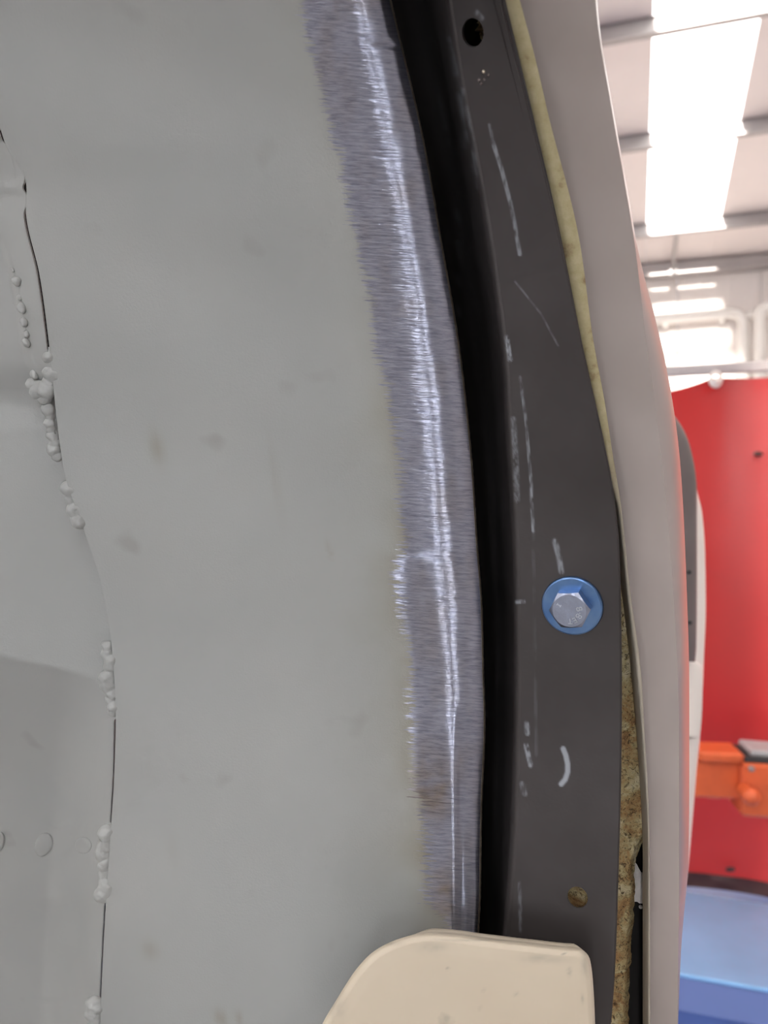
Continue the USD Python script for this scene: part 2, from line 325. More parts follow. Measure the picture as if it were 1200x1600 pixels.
# roof sheets with rooflight strips let in
ul0, _ = ray_roof(1016, 184); ul1, _ = ray_roof(1157, 184)
SKW = (ul1 - ul0)
strips = [(ul0 + 4.0 * k, ul1 + 4.0 * k) for k in range(-3, 3)]
ce = tag(UsdGeom.Xform.Define(stage, '/World/ceiling').GetPrim(), kind='structure')
def slab(u0, u1, v0, v1, t=0.05, lift=0.0):
    v = np.array([v0, v1, v1, v0]); u = np.array([u0, u0, u1, u1]); z = roof_z(v) + lift
    V = np.vstack([B(u, v, z), B(u, v, z + t)])
    return V, np.array([[0, 2, 1], [0, 3, 2], [4, 5, 6], [4, 6, 7], [0, 1, 5], [0, 5, 4], [1, 2, 6], [1, 6, 5], [2, 3, 7], [2, 7, 6], [3, 0, 4], [3, 4, 7]])
edges = [UL] + [x for s in strips for x in s] + [UR]
for (v0, v1) in ((RIDGE, VW), (VB, RIDGE)):
    for k in range(0, len(edges), 2):
        a, b = edges[k], edges[k + 1]; nn = max(1, int(round((b - a) / 1.06)))
        for q in range(nn):
            obj('roof_sheet', slab(a + (b - a) * q / nn + 0.003, a + (b - a) * (q + 1) / nn - 0.003, v0, v1), 'roof_sheet', ce, smooth=False)
_, vp = ray_roof(1100, 352)
wn = 0
for (a, b) in strips:
    for (v0, v1) in ((RIDGE + 0.5, vp + 0.02), (2 * RIDGE - vp, RIDGE - 0.5)):
        wn += 1
        obj(f'window_{wn}', slab(a, b, v0, v1, 0.004, 0.02), 'rooflight', smooth=False, kind='structure')
    for (v0, v1) in ((vp + 0.02, VW), (VB, 2 * RIDGE - vp), (RIDGE - 0.5, RIDGE + 0.5)):
        if v0 < RIDGE < v1: obj('roof_sheet', slab(a, b, v0, RIDGE), 'roof_sheet', ce, smooth=False); obj('roof_sheet', slab(a, b, RIDGE, v1), 'roof_sheet', ce, smooth=False)
        else: obj('roof_sheet', slab(a, b, v0, v1), 'roof_sheet', ce, smooth=False)
# added windows behind the camera, their glow aimed to streak the ground strip
for uc in (0.5, -3.1):
    wn += 1
    w_ = tag(UsdGeom.Xform.Define(stage, f'/World/window_{wn}').GetPrim(), kind='structure')
    obj('added_pane', bbox_b(uc - .25, uc + .25, VB + .02, VB + .03, .5, 3.9), 'added_pane_glow', w_, smooth=False)
    for (a, b, c, d) in ((uc - .32, uc - .25, .43, 3.97), (uc + .25, uc + .32, .43, 3.97), (uc - .25, uc + .25, .43, .5), (uc - .25, uc + .25, 3.9, 3.97), (uc - .25, uc + .25, 2.15, 2.2)):
        obj('added_frame_bar', bbox_b(a, b, VB + .002, VB + .06, c, d), 'galvanised', w_, smooth=False)
# purlins: cold-rolled channels, web above a bright lower flange
def purlin_mesh(v, h=0.16, w=0.075):
    z1 = roof_z(v) - 0.005; s = 1.0
    prof = np.array([(0, 0), (w, 0), (w, -0.02), (0.006, -0.02 + 0.014), (0.006, -h + 0.006), (-w + 0.0, -h + 0.006), (-w, -h), (0.0, -h)])
    prof = np.array([(-.03, 0), (.03, 0), (.03, -.006), (.003, -.006), (.003, -h), (-w, -h), (-w, -h + .02), (-w + .005, -h + .02), (-w + .005, -h + .006), (-.003, -h + .006), (-.003, -.006), (-.03, -.006)])
    poly = m3.CrossSection([[(float(a), float(b)) for a, b in prof[::-1]]])
    if poly.area() <= 0: poly = m3.CrossSection([[(float(a), float(b)) for a, b in prof]])
    mm = poly.extrude(UR - UL - 0.1).to_mesh(); vv = mm.vert_properties
    return B(UL + 0.05 + vv[:, 2], v + vv[:, 0], z1 + vv[:, 1]), mm.tri_verts
names = ['roof purlin nearest the eaves beam, under the foot of the rooflight', 'roof purlin crossing the middle of the rooflight', 'roof purlin at the top of the picture above the bright rooflight']
vs = [ray_roof(1100, 340)[1], ray_roof(1100, 196)[1], ray_roof(1100, 12)[1]]
for nm, v in zip(names, vs):
    obj('roof_purlin', purlin_mesh(v), 'galvanised', smooth=False, label='grey steel ' + nm, cat='roof beam', group='roof purlins over the workshop')
eu, ez = ray_v(1100, 400, VW - 0.15)
obj('eaves_beam', join([bbox_b(UL + .05, UR - .05, VW - 0.22, VW - 0.06, EAVE - 0.13, EAVE + 0.0), bbox_b(UL + .05, UR - .05, VW - 0.26, VW - 0.02, EAVE - 0.15, EAVE - 0.13)]), 'galvanised', smooth=False,
    label='grey steel eaves beam along the top of the white far wall', cat='roof beam')
ru, rv = ray_roof(1057, 352); ru2, rz2 = ray_v(1057, 414, VW - 0.3)
tu, tv = B(ru, vs[0], roof_z(vs[0]) - 0.1), B(ru, VW - 0.24, EAVE - 0.08)
obj('roof_stay', join([tubep(np.linspace(tu, tv, 6), 0.022, 8), bbox_b(ru - .05, ru + .05, VW - .28, VW - .2, EAVE - .2, EAVE - .02)]), 'galvanised', label='thin grey stay rod from purlin down to the eaves beam', cat='roof brace')
# pipes on the far wall
def wall_path(pts, off, r):
    out = []
    for (px, py) in pts:
        u, z = ray_v(px, py, VW - off); out.append(B(u, VW - off, z))
    return np.array(out)
def elbowed(pts, rad=0.12, n=7):
    p = np.asarray(pts, float); out = [p[0]]
    for k in range(1, len(p) - 1):
        a = p[k - 1] - p[k]; b = p[k + 1] - p[k]; a /= np.linalg.norm(a); b /= np.linalg.norm(b)
        s, e = p[k] + a * rad, p[k] + b * rad
        for t in np.linspace(0, 1, n): out.append((1 - t) ** 2 * s + 2 * t * (1 - t) * p[k] + t * t * e)
    out.append(p[-1]); return np.array(out)
pr_ = 0.075
pA = wall_path([(960, 506), (1162, 487), (1162, 800)], 0.14, pr_)
p1 = thing('wall_pipe', 'fat white pipe along the far wall that bends straight down', 'pipe')
obj('pipe_run', tubep(elbowed(pA, 0.18), pr_, 16), 'pipe_white', p1)
for (px, py) in ((1040, 498), (1128, 490)):
    u, z = ray_v(px, py, VW - .14); obj('pipe_bracket', bbox_b(u - .03, u + .03, VW - .15, VW - .004, z - .1, z + .1), 'pipe_white', p1, smooth=False)
pB = wall_path([(1187, 800), (1187, 480), (1290, 470)], 0.32, pr_)
p2 = thing('wall_pipe', 'white vertical pipe at the right edge bending right at its top', 'pipe')
obj('pipe_run', tubep(elbowed(pB, 0.12), 0.065, 16), 'pipe_white', p2)
u, z = ray_v(1187, 560, VW - .32); obj('pipe_bracket', bbox_b(u - .025, u + .025, VW - .3, VW - .004, z - .03, z + .03), 'pipe_white', p2, smooth=False)
pC = wall_path([(1166, 493), (1300, 483)], 0.14, pr_)
p3 = thing('wall_pipe', 'short white horizontal pipe behind the vertical pipe at right', 'pipe')
obj('pipe_run', tubep(np.linspace(pC[0], pC[1], 3), 0.06, 14), 'pipe_white', p3)

# ------------------------------------------------------------------ red welding curtain
VC = 2.66
cu = lambda px, py: ray_v(px, py, VC)
c0u, zc_bot = cu(1065, 1388); _, zc_top = cu(1117, 584); hook_u, _ = cu(1117, 590)
CU0, CU1 = c0u - 0.9, c0u + 1.9
fr_ = thing('welding_screen_frame', 'grey tube frame that the red welding curtain hangs from', 'frame')
zr = cu(1117, 577)[1]
obj('top_rail', bbox_b(CU0 - .03, CU1 + .03, VC - .016, VC + .016, zr - .016, zr + .016, .003), 'rail_steel', fr_)
for ux in (CU0 - .03, CU1 + .03):
    obj('post', bbox_b(ux - .018, ux + .018, VC - .018, VC + .018, 0.03, zr - .016), 'rail_steel', fr_)
    obj('foot', bbox_b(ux - .025, ux + .025, VC - .05, VC + .40, 0.0, .03, .005), 'rail_steel', fr_)
nu, nz = 160, 60
ug = np.linspace(CU0, CU1, nu); hs = [hook_u + 0.42 * k for k in range(-8, 9)]
hs = [h for h in hs if CU0 < h < CU1]
ph = ((ug - hook_u) / 0.42) % 1.0
sag = 0.052 * np.sin(np.pi * ph) ** 1.0
sag = np.where((ug > hook_u), sag * 0.28, sag)
cur = thing('welding_curtain', 'red plastic welding curtain hanging in front of the white wall', 'curtain')
ztop = zr - 0.022 - sag
t = np.linspace(0, 1, nz)[:, None]
Z = ztop[None] * (1 - t) + (0.13) * t
pleat = np.sin((ug - hook_u) / 0.42 * 2 * np.pi + 1.0)[None] * (0.006 + 0.016 * np.exp(-t * 12)) + 0.012 * np.sin(ug * 5.0)[None] * t
G = B(np.broadcast_to(ug, Z.shape), VC + pleat, Z)
obj('sheet', solid(G, 0.0012), 'red_curtain', cur)
th = 0.045
zl = np.linspace(0.135, 0.135 - th, 5)[:, None]
G = B(np.broadcast_to(ug, (5, nu)), VC + pleat[-1][None] - 0.004 + 0.003 * np.sin(ug * 40)[None] * np.sin(np.linspace(0, np.pi, 5))[:, None], np.broadcast_to(zl, (5, nu)))
obj('hem', solid(G, 0.005), 'hem_brown', cur, label='brown weighted hem, darkened for the shade gap under the curtain')
for h in hs:
    c = B(h, VC - .024, zr - .03); a = np.linspace(0, 2 * np.pi, 17)
    rp = c + np.stack([np.cos(a) * .016 * CP, -np.cos(a) * .016 * SP, np.sin(a) * .022 - .006], -1)
    hk = obj('curtain_ring', join([tubep(rp, 0.006, 8, False), trimesh.creation.icosphere(2, .012).apply_translation(c - [0, .004, .014])]), 'ring_white', cur, label='white curtain ring' if h == hs[0] else None)
for (px, py, s) in ((1183, 710, .012), (1140, 1354, .012)):
    u, z = cu(px, py); c = B(u, VC - .021, z); k = trimesh.creation.icosphere(2, 1.0); k.apply_scale([s * 1.3, .0025, s * .7]); k.apply_translation(c)
    obj('scorch_mark', k, 'hem_brown', cur)

# ------------------------------------------------------------------ blue lift platform and orange lift arm
def ray_z(px, py, z):
    d = np.array([(px - 600) / F, 1.0, (800 - py) / F]); t = (z - EYE) / d[2]; p = d * t
    return p[0] * CP - p[1] * SP, p[0] * SP + p[1] * CP
PZ = 0.10
_, pv0 = ray_z(1120, 1531, PZ)
pl = thing('lift_platform', 'low pale blue steel lift platform on the darker blue floor', 'platform')
obj('deck', bbox_b(CU0 + .05, 0.75, pv0, VC - 0.06, PZ - .012, PZ, .003), 'platform_blue', pl)
obj('skirt', bbox_b(CU0 + .07, 0.73, pv0 + .006, VC - 0.07, 0.0, PZ - .012), 'platform_edge', pl, smooth=False)
YA = 2.05
arm = thing('vehicle_lift', 'orange steel vehicle lift arm with grey pad in front of the red curtain', 'lift')
ad = np.array([CP, -SP * 0.4, 0]); ad /= np.linalg.norm(ad); an = np.array([ad[1], -ad[0], 0]) * 1.0
def armbox(px0, py0, px1, py1, Y, depth, mt, nm, bev=.006, lab=None, taper=None):
    """A beam seen between picture corners (px0, py0)-(px1, py1) at distance Y, running along the arm."""
    a = P(px0, (py0 + py1) / 2, Y); L = (px1 - px0) / F * Y; h = (py1 - py0) / F * Y
    b = box(L, depth, h, bev); v = np.array(b.vertices)
    if taper is not None: v[:, 2] += np.where(v[:, 0] < 0, 0, taper)
    w = a + (v[:, :1] + L / 2) * ad + v[:, 1:2] * np.array([-ad[1], ad[0], 0]) + v[:, 2:3] * [0, 0, 1]
    return obj(nm, (w, np.array(b.faces)), mt, arm, label=lab)
armbox(1060, 1178, 1152, 1236, YA, .09, 'orange_paint', 'inner_arm')
armbox(1085, 1166, 1150, 1182, YA - .03, .10, 'orange_paint', 'arm_cap')
armbox(1146, 1180, 1440, 1262, YA - .02, .13, 'orange_paint', 'outer_arm', .008, taper=-0.012)
armbox(1098, 1228, 1122, 1242, YA - .02, .06, 'orange_paint', 'stop_block')
armbox(1150, 1172, 1410, 1180, YA - .02, .12, 'black_rubber', 'pad_seat', .003, 'black seat plate under the pad', taper=-0.012)
armbox(1163, 1163, 1300, 1173, YA - .02, .10, 'rubber_pad', 'lift_pad', .004, 'grey rubber pad', taper=-0.010)
kc = P(1168, 1240, YA - .115)
kn = trimesh.creation.cylinder(radius=.018, height=.05, sections=24); kn.apply_transform(trimesh.transformations.rotation_matrix(math.pi / 2, [0, 0, 1]) @ trimesh.transformations.rotation_matrix(math.pi / 2, [0, 1, 0])); kn.apply_translation(kc)
kb = trimesh.creation.icosphere(2, .022); kb.apply_translation(kc + [0, -.02, 0])
obj('lock_knob', join([kn, kb]), 'orange_paint', arm)
bh = P(1174, 1201, YA - .088)
b_ = trimesh.creation.icosphere(2, .008); b_.apply_translation(bh); obj('bolt_head', b_, 'rail_steel', arm)
pc = P(1420, 1225, YA - .02) + ad * .06
obj('lift_post', (np.array(box(.22, .26, 2.6, .01).vertices) + [pc[0] + .14, pc[1], 1.3], np.array(box(.22, .26, 2.6, .01).faces)), 'orange_paint', arm)

# ------------------------------------------------------------------ the car: key lines of the wheel arch, as x over y of the picture, each given its own depth
ROWS = np.arange(-500, 2101, 5.0)
def Yb(y):
    q = (800 - np.asarray(y, float)) / 800 + .6; return 0.335 - 0.038 * ((np.sqrt(q * q + .09) + q) / 2) ** 1.6
cA = spl([(-260, -110), (0, -40), (100, -20), (190, -2), (225, 8), (290, 42), (325, 40), (430, 62), (550, 78), (640, 87), (740, 101), (830, 132), (920, 160), (1005, 174), (1120, 181), (1200, 179), (1300, 173), (1420, 165), (1560, 158), (1860, 150)])
cC = spl([(-260, 430), (0, 472), (34, 474), (64, 480), (105, 494), (180, 512), (220, 521), (243, 533), (290, 538), (350, 551), (405, 566), (490, 582), (540, 585), (580, 599), (680, 618), (730, 625), (800, 628), (860, 634), (876, 622), (900, 618), (940, 622), (1000, 637), (1060, 642), (1160, 645), (1230, 648), (1290, 664), (1400, 668), (1440, 696), (1470, 704), (1860, 690)])
cB = spl([(-260, 540), (-120, 580), (0, 610), (100, 634), (193, 656), (270, 671), (371, 688), (460, 704), (540, 717), (622, 727), (735, 738), (835, 744), (960, 753), (1060, 755), (1125, 757.5), (1260, 752), (1400, 750), (1460, 747), (1860, 728)])
cE = spl([(-260, 640), (0, 700), (100, 714), (200, 733), (300, 752), (400, 768), (470, 777), (540, 787), (700, 795), (780, 801), (940, 807), (1060, 807), (1200, 805), (1350, 799), (1460, 790), (1860, 760)])
cF = spl([(-260, 705), (0, 784), (67, 800), (130, 817), (236, 843), (330, 866), (430, 888), (540, 910), (600, 924), (655, 936), (700, 947), (765, 958), (800, 965), (880, 969), (950, 970.5), (1060, 972), (1200, 971), (1350, 967), (1500, 962), (1580, 957), (1660, 948), (1860, 920)])
cK = spl([(-260, 712), (0, 785), (236, 845), (540, 912), (700, 949), (790, 965), (857, 972), (925, 979), (1000, 989), (1060, 995), (1127, 1001), (1195, 1006), (1262, 1010), (1300, 1012), (1600, 1012), (1860, 1008)])     # left of the fender's cut edge
cG = spl([(-260, 738), (0, 812), (101, 839), (202, 862), (270, 881), (371, 905), (540, 928), (621, 944), (722, 959), (790, 971), (857, 978), (925, 985), (1060, 1003), (1161, 1008), (1262, 1014), (1600, 1016), (1860, 1012)])
cH = spl([(-260, 895), (0, 931), (45, 933), (100, 944), (150, 952), (240, 968), (350, 987), (400, 995), (480, 1003), (540, 1011), (620, 1023), (710, 1033), (800, 1043), (900, 1050), (1000, 1056.5), (1060, 1060), (1200, 1061), (1400, 1061), (1600, 1058), (1860, 1050)])
cI = spl([(-260, 905), (0, 934), (45, 936), (100, 946.5), (150, 954.5), (240, 970.5), (350, 989.5), (395, 997), (470, 1017), (540, 1034), (620, 1050), (700, 1061), (800, 1068), (920, 1073), (1060, 1077), (1250, 1077), (1360, 1075), (1400, 1072), (1450, 1066), (1560, 1061), (1860, 1052)])
cE, cF, cK, cG, cH, cI = soft(cE, 60), soft(cF, 60), soft(cK, 40), soft(cG, 40), soft(cH, 50), soft(cI, 45); cB, cA = soft(cB, 30), soft(cA, 14)
OFF = dict(A=.036, C=.013, S=.0055, R=.008, E=.006, F=-.010, K=-.002, G=-.003, H=-.012, I=.006)

def wav(a, b, wl, seed):
    """Gentle sheet-metal waviness in [-1, 1]: a few crossing sines about wl picture units long."""
    r = np.random.default_rng(seed); out = 0
    for k in range(6):
        an = r.uniform(0, 2 * np.pi); f_ = r.uniform(.7, 1.6) * 2 * np.pi / wl
        out = out + np.sin((a * math.cos(an) + b * math.sin(an)) * f_ + r.uniform(0, 6.3))
    return out / 4
def smooth_noise(a, b, seed): return meshkit.fbm(np.stack([a, b, np.zeros_like(a)], -1), 3, seed) - 0.5

# grey inner panel with the ground strip: one pressing, cut in two meshes where the grinding starts
t_pan = np.concatenate([np.linspace(0, .9, 56), [.93, .96]])          # towards C - fringe
rows = ROWS; NR = len(rows)
base = Yb(rows)
A, C, Bx = cA(rows), cC(rows), cB(rows)
FR = C - 55                                                             # where the strip mesh begins
Bin = Bx - 1.5
np1, np2 = 60, 70
PX = np.concatenate([A[:, None] + (FR - A)[:, None] * np.linspace(0, 1, np1)[None], FR[:, None] + (Bin - FR)[:, None] * np.linspace(0, 1, np2)[None, 1:]], 1)
PY = np.repeat(rows[:, None], PX.shape[1], 1)
DY = np.empty_like(PX)
Cs = np.polyval(np.polyfit(rows / 800 - 1, C, 5), rows / 800 - 1)
for i in range(NR):
    kx = [A[i], A[i] + .4 * (Cs[i] - A[i]), A[i] + .75 * (Cs[i] - A[i]), Cs[i], Cs[i] + .5 * (Bx[i] - Cs[i]), Bx[i]]
    ky = [OFF['A'], .028, .019, OFF['C'], OFF['S'], OFF['R']]
    DY[i] = base[i] + PchipInterpolator(kx, ky)(PX[i]) if False else base[i] + CubicSpline(kx, ky)(PX[i])
onstrip = sstep(PX, Cs[:, None] + 2, Cs[:, None] + 30)
DY += onstrip * (0.00012 * wav(PX, PY * .6, 66, 3) + 0.00022 * smooth_noise(PX / 20, PY / 34, 5))
DY += (1 - onstrip) * (0.0010 * wav(PX, PY, 420, 8))
stp = sstep(PY, 1080, 1230)
DY += 0.0018 * stp * sstep(PX, 711, 722) - 0.0010 * stp * sstep(PX, 650, 700) * (1 - sstep(PX, 706, 718))
gouge = np.exp(-((PX - 602) / 17) ** 2 - ((PY - 70) / 3.5) ** 2)      # one gouge near the top
DY += 0.0010 * gouge
G = P(PX, PY, DY); N = grid_normals(G)
body = thing('inner_wheel_arch', 'satin grey painted steel inner wheel arch panel with a freshly ground bare metal edge', 'car body')
ST = np.stack([np.repeat((PX - C[:, None])[:, :, None], 1, 2)[..., 0] * 0.00028, PY * 0.00028 - (PX - C[:, None]) * 0.00028 * 0.06], -1)
bare = (PX - C[:, None]) * 0.00028
ragged = 0.0220 + 0.010 * sstep(PY, 1200, 1420) + 0.003 * sstep(PY, 560, 700)
lip = np.clip(sstep(PX, Bx[:, None] - 42, Bx[:, None] - 26) * 0.75 + stp * sstep(PX, 712, 722), 0, 1)
brown = (sstep(PY, 1110, 1230) * (1 - sstep(PY, 1240, 1300)) * (1 - sstep(PX, 690, 716)) + sstep(PY, 1330, 1390) * sstep(PX, 665, 690) * (1 - sstep(PX, 702, 718))) * (.45 + 1.1 * smooth_noise(PX / 26 + PY / 40, PY / 13, 9)) + .25 * np.clip(smooth_noise(PX / 30, PY / 60, 10) * 3, 0, 1)
brown = np.clip(brown, 0, .8)
d_ = (C[:, None] - PX)
stain_shade = np.clip(0.75 * np.exp(-np.maximum(d_, 0) / 40.0) * (0.35 + sstep(PY, 520, 700)) * (0.6 + 1.2 * smooth_noise(PX / 90, PY / 70, 12)), 0, 0.9)  # yellowed paint near the grinding, widened to darken where the panel shades off
for (sx, sy, sw, sh, a) in ((245, 700, 10, 24, .5), (235, 1485, 12, 14, .35), (515, 858, 4, 16, .35), (430, 745, 7, 60, .18), (345, 1592, 8, 14, .6), (372, 1590, 5, 12, .5), (270, 1330, 10, 30, .12)):
    stain_shade = np.maximum(stain_shade, a * np.exp(-((PX - sx - (PY - sy) * .15) / sw) ** 2 - ((PY - sy) / sh) ** 2))
def part_of(name, cols, mt, prims, label=None):
    g = G[:, cols]; nn = N[:, cols]; nr, nc = g.shape[:2]
    V, Fq = solid(g, 0.0012, nn)
    nrm = np.vstack([nn.reshape(-1, 3), -nn.reshape(-1, 3)])
    pv = {k: np.concatenate([a[:, cols].ravel()] * 2) for k, a in prims.items()}
    tg = np.gradient(g, axis=0); tg /= np.linalg.norm(tg, axis=-1, keepdims=True); pv['tang'] = np.vstack([tg.reshape(-1, 3)] * 2)
    s2 = ST[:, cols].reshape(-1, 2)
    return obj(name, (V, Fq), mt, body, normals=nrm, prim=pv, st=np.vstack([s2, s2]), label=label)
part_of('painted_skin', slice(0, np1), 'grey_paint', dict(stain_shade=stain_shade))
part_of('ground_strip', slice(np1 - 1, np1 + np2 - 1), 'ground_metal', dict(stain_shade=stain_shade, bare=bare, ragged=ragged, lip=lip, brown=brown), 'bright ground bare metal strip along the rim')
# burred cut edge of the strip
ek = [(Bin, base + OFF['R'] + .0000), (Bx - .2, base + OFF['R'] + .0003), (Bx + 1.4, base + OFF['R'] + .0014), (Bx + 1.0, base + OFF['R'] + .004)]
last = G[:, -1, 1]
jit = 0.9 * smooth_noise(rows / 4.0, rows * 0, 21)
ek = [(Bin, last), (Bx - .3 + jit, last + .0003), (Bx + 1.6 + jit, last + .0016), (Bx - 5, last + .004)]
EG = np.stack([P(a, rows, b) for a, b in ek], 1)
obj('burred_edge', solid(EG, 0.0008), 'burr_metal', body, smooth=60, label='thin bright burred edge of the ground strip')
# left panel behind the seam
nl = 60
tl = np.linspace(0, 1, nl) ** 1.4
over = sstep(rows, 560, 640)
gapw = 4.2 * sstep(rows, 318, 335) * (1 - sstep(rows, 545, 560)) + 5 * sstep(rows, 196, 206) * (1 - sstep(rows, 218, 228)) + 7 * np.exp(-((rows - 293) / 9) ** 2)
slit = sstep(rows, 1116, 1126) * (1 - sstep(rows, 1286, 1296)) + sstep(rows, 1402, 1412) * (1 - sstep(rows, 1560, 1570))
startd = (A - gapw) * (1 - over) + (A + 14) * over
startx = startd - 17.5 * slit * over
seamY = G[:, 0, 1] + .0002 * (1 - over) + over * (.0065 + .002 * sstep(rows, 1080, 1200) * (1 - sstep(rows, 1220, 1330)) + .004 * sstep(rows, 1380, 1480))
LX = startx[:, None] + (-330 - startx)[:, None] * tl[None]
LY = np.repeat(rows[:, None], nl, 1); TD = np.clip((startd[:, None] - LX) / (startd[:, None] + 330), 0, 1)
away = sstep(startd[:, None] - LX, 0, 110)
LD = seamY[:, None] + .028 * TD ** 1.2 + 0.00026 * np.maximum(LY - 1025 - 0.22 * LX, 0) * (.05 + .95 * away)
strx = spl([(-260, -260), (200, -60), (418, 18), (480, 33), (540, 42), (600, 60), (640, 60), (700, 60), (1860, 60)])(rows)
stepw = sstep(rows, 250, 400) * (1 - sstep(rows, 600, 680))
LD += .0022 * stepw[:, None] * (1 - sstep(LX, strx[:, None] - 10, strx[:, None] + 2))
LD += .0007 * wav(LX, LY, 300, 31) * (1 - np.exp(-np.maximum(startd[:, None] - LX, 0) / 60))
LG = P(LX, LY, LD)[:, ::-1]; LN = grid_normals(LG)
V, Fq = solid(LG, 0.0012, LN)
obj('side_panel', (V, Fq), 'grey_paint', body, normals=np.vstack([LN.reshape(-1, 3), -LN.reshape(-1, 3)]), prim=dict(stain_shade=np.zeros(len(V))), label='darker grey panel set back behind the welded seam')
def left_depth(px, py):
    i = int(np.argmin(abs(rows - py))); return float(np.interp(px, LX[i][::-1], LD[i][::-1]))
def panel_depth(px, py):
    i = int(np.argmin(abs(rows - py))); return float(np.interp(px, PX[i], DY[i]))
bk = np.stack([P(A - 9, rows, seamY + .036), P(A + 40, rows, seamY + .036)], 1)
obj('seam_shade_sheet', solid(bk, .001), 'shade_black', body, label='black sheet added as the shade inside the open seam')  # added black sheet, paints the shade seen through the seam
# lumpy weld beads on the seam
def lumps(pts, seed, flat=0.6):
    """Overlapping flattened spheres made one lumpy solid; pts: (px, py, radius px, depth m)."""
    r = np.random.default_rng(seed); out = None
    for (px, py, rad, Y) in pts:
        s = m3.Manifold.sphere(rad / F * Y, 20).scale([1.0, flat, 1.0]).rotate([0, float(r.uniform(-25, 25)), 0]).translate(list(map(float, P(px, py, Y))))
        out = s if out is None else out + s
    mm = out.refine_to_length(0.0009).to_mesh(); v, f = mm.vert_properties[:, :3].astype(float), mm.tri_verts
    tm = trimesh.Trimesh(v, f); v0 = np.array(tm.vertices); trimesh.smoothing.filter_taubin(tm, iterations=8); v1 = np.array(tm.vertices); bad = ~(np.linalg.norm(v1 - v0, axis=1) < .0012); v1[bad] = v0[bad]; tm.vertices = v1
    n = tm.vertex_normals
    d = (meshkit.fbm(tm.vertices * 170, 3, seed) - .5) * 0.0028
    tm.vertices = tm.vertices + n * d[:, None]
    return tm
def bead(path, n, rad, seed, dY=.0):
    p = np.array(path, float); L = np.r_[0, np.cumsum(np.hypot(*np.diff(p, axis=0).T))]; r = np.random.default_rng(seed); pts = []
    for s in np.linspace(0, L[-1], n):
        x, y = np.interp(s, L, p[:, 0]), np.interp(s, L, p[:, 1])
        x += r.uniform(-4.0, 3.0); k = rad * r.uniform(.8, 1.5)
        pts.append((x, y, k, panel_depth(max(x, float(cA(y)) + 1), y) + .002 + dY))
    return lumps(pts, seed)
beads = [([(80, 556), (86, 575), (78, 600), (70, 622)], 6, 13, 2), ([(52, 600), (60, 612), (72, 620)], 5, 10, 3), ([(74, 640), (77, 662), (82, 685), (86, 712)], 8, 9, 4), ([(107, 764), (114, 778), (122, 795), (125, 812)], 7, 10, 5),
         ([(168, 1010), (172, 1040), (174, 1075), (177, 1112)], 11, 10, 6), ([(167, 1302), (166, 1335), (165, 1370), (162, 1398)], 10, 10, 7), ([(150, 1572), (147, 1600), (140, 1640)], 7, 11, 8)]
for (pth, n_, r_, s_) in beads:
    bm = bead(pth, n_, r_, s_)
    obj('weld_bead', (np.array(bm.vertices), np.array(bm.faces)), 'grey_paint', body, normals=bm.vertex_normals, prim=dict(stain_shade=np.zeros(len(bm.vertices))))
for k, (px, py, r_) in enumerate([(19, 420, 5), (26, 440, 6), (30, 463, 5.5), (33, 480, 7), (37, 502, 5.5), (40, 520, 5), (41, 535, 5), (53, 585, 6)]):
    Y = left_depth(px + 3, py)
    bm = lumps([(px, py, r_, Y), (px + 1, py + r_ * .6, r_ * .8, Y)], 40 + k)
    obj('weld_tack', (np.array(bm.vertices), np.array(bm.faces)), 'grey_paint', body, normals=bm.vertex_normals, prim=dict(stain_shade=np.zeros(len(bm.vertices))))
# spot-weld bosses on the side panel
for (px, py, w, h, rot) in ((-4, 1316, 11, 17, 15), (68, 1320, 13, 19, 22), (130, 1321, 13, 13, 0)):
    Y = left_depth(px, py); s = trimesh.creation.icosphere(3, 1.0); v = np.array(s.vertices)
    v[:, 1] = np.sign(v[:, 1]) * np.abs(v[:, 1]) ** .6
    v = v * [w / F * Y, .0017, h / F * Y]
    c, s_ = math.cos(math.radians(rot)), math.sin(math.radians(rot)); v = np.stack([v[:, 0] * c + v[:, 2] * s_, v[:, 1], -v[:, 0] * s_ + v[:, 2] * c], -1)
    vx, vy = px + v[:, 0] * F / Y, py - v[:, 2] * F / Y
    i_ = np.clip(((vy - rows[0]) / 5.0).astype(int), 0, NR - 2)
    base_d = np.array([np.interp(a, LX[k][::-1], LD[k][::-1]) * (1 - t_) + np.interp(a, LX[k + 1][::-1], LD[k + 1][::-1]) * t_ for a, k, t_ in zip(vx, i_, (vy - rows[i_]) / 5.0)])
    v = P(vx, vy, base_d + v[:, 1])
    tmp = trimesh.Trimesh(v, s.faces)
    obj('spot_weld', (v, np.array(s.faces)), 'grey_paint', body, normals=tmp.vertex_normals, prim=dict(stain_shade=np.zeros(len(v))))
# added black wall behind the flange, keeps light out of the gap
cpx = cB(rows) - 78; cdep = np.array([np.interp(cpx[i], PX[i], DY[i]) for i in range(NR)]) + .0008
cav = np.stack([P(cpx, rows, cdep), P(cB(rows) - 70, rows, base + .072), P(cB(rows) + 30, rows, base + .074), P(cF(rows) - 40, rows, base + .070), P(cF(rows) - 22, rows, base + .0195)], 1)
obj('cavity_light_block', solid(cav, .001), 'shade_black', body, label='added black sheet shutting out light behind the steel flange')

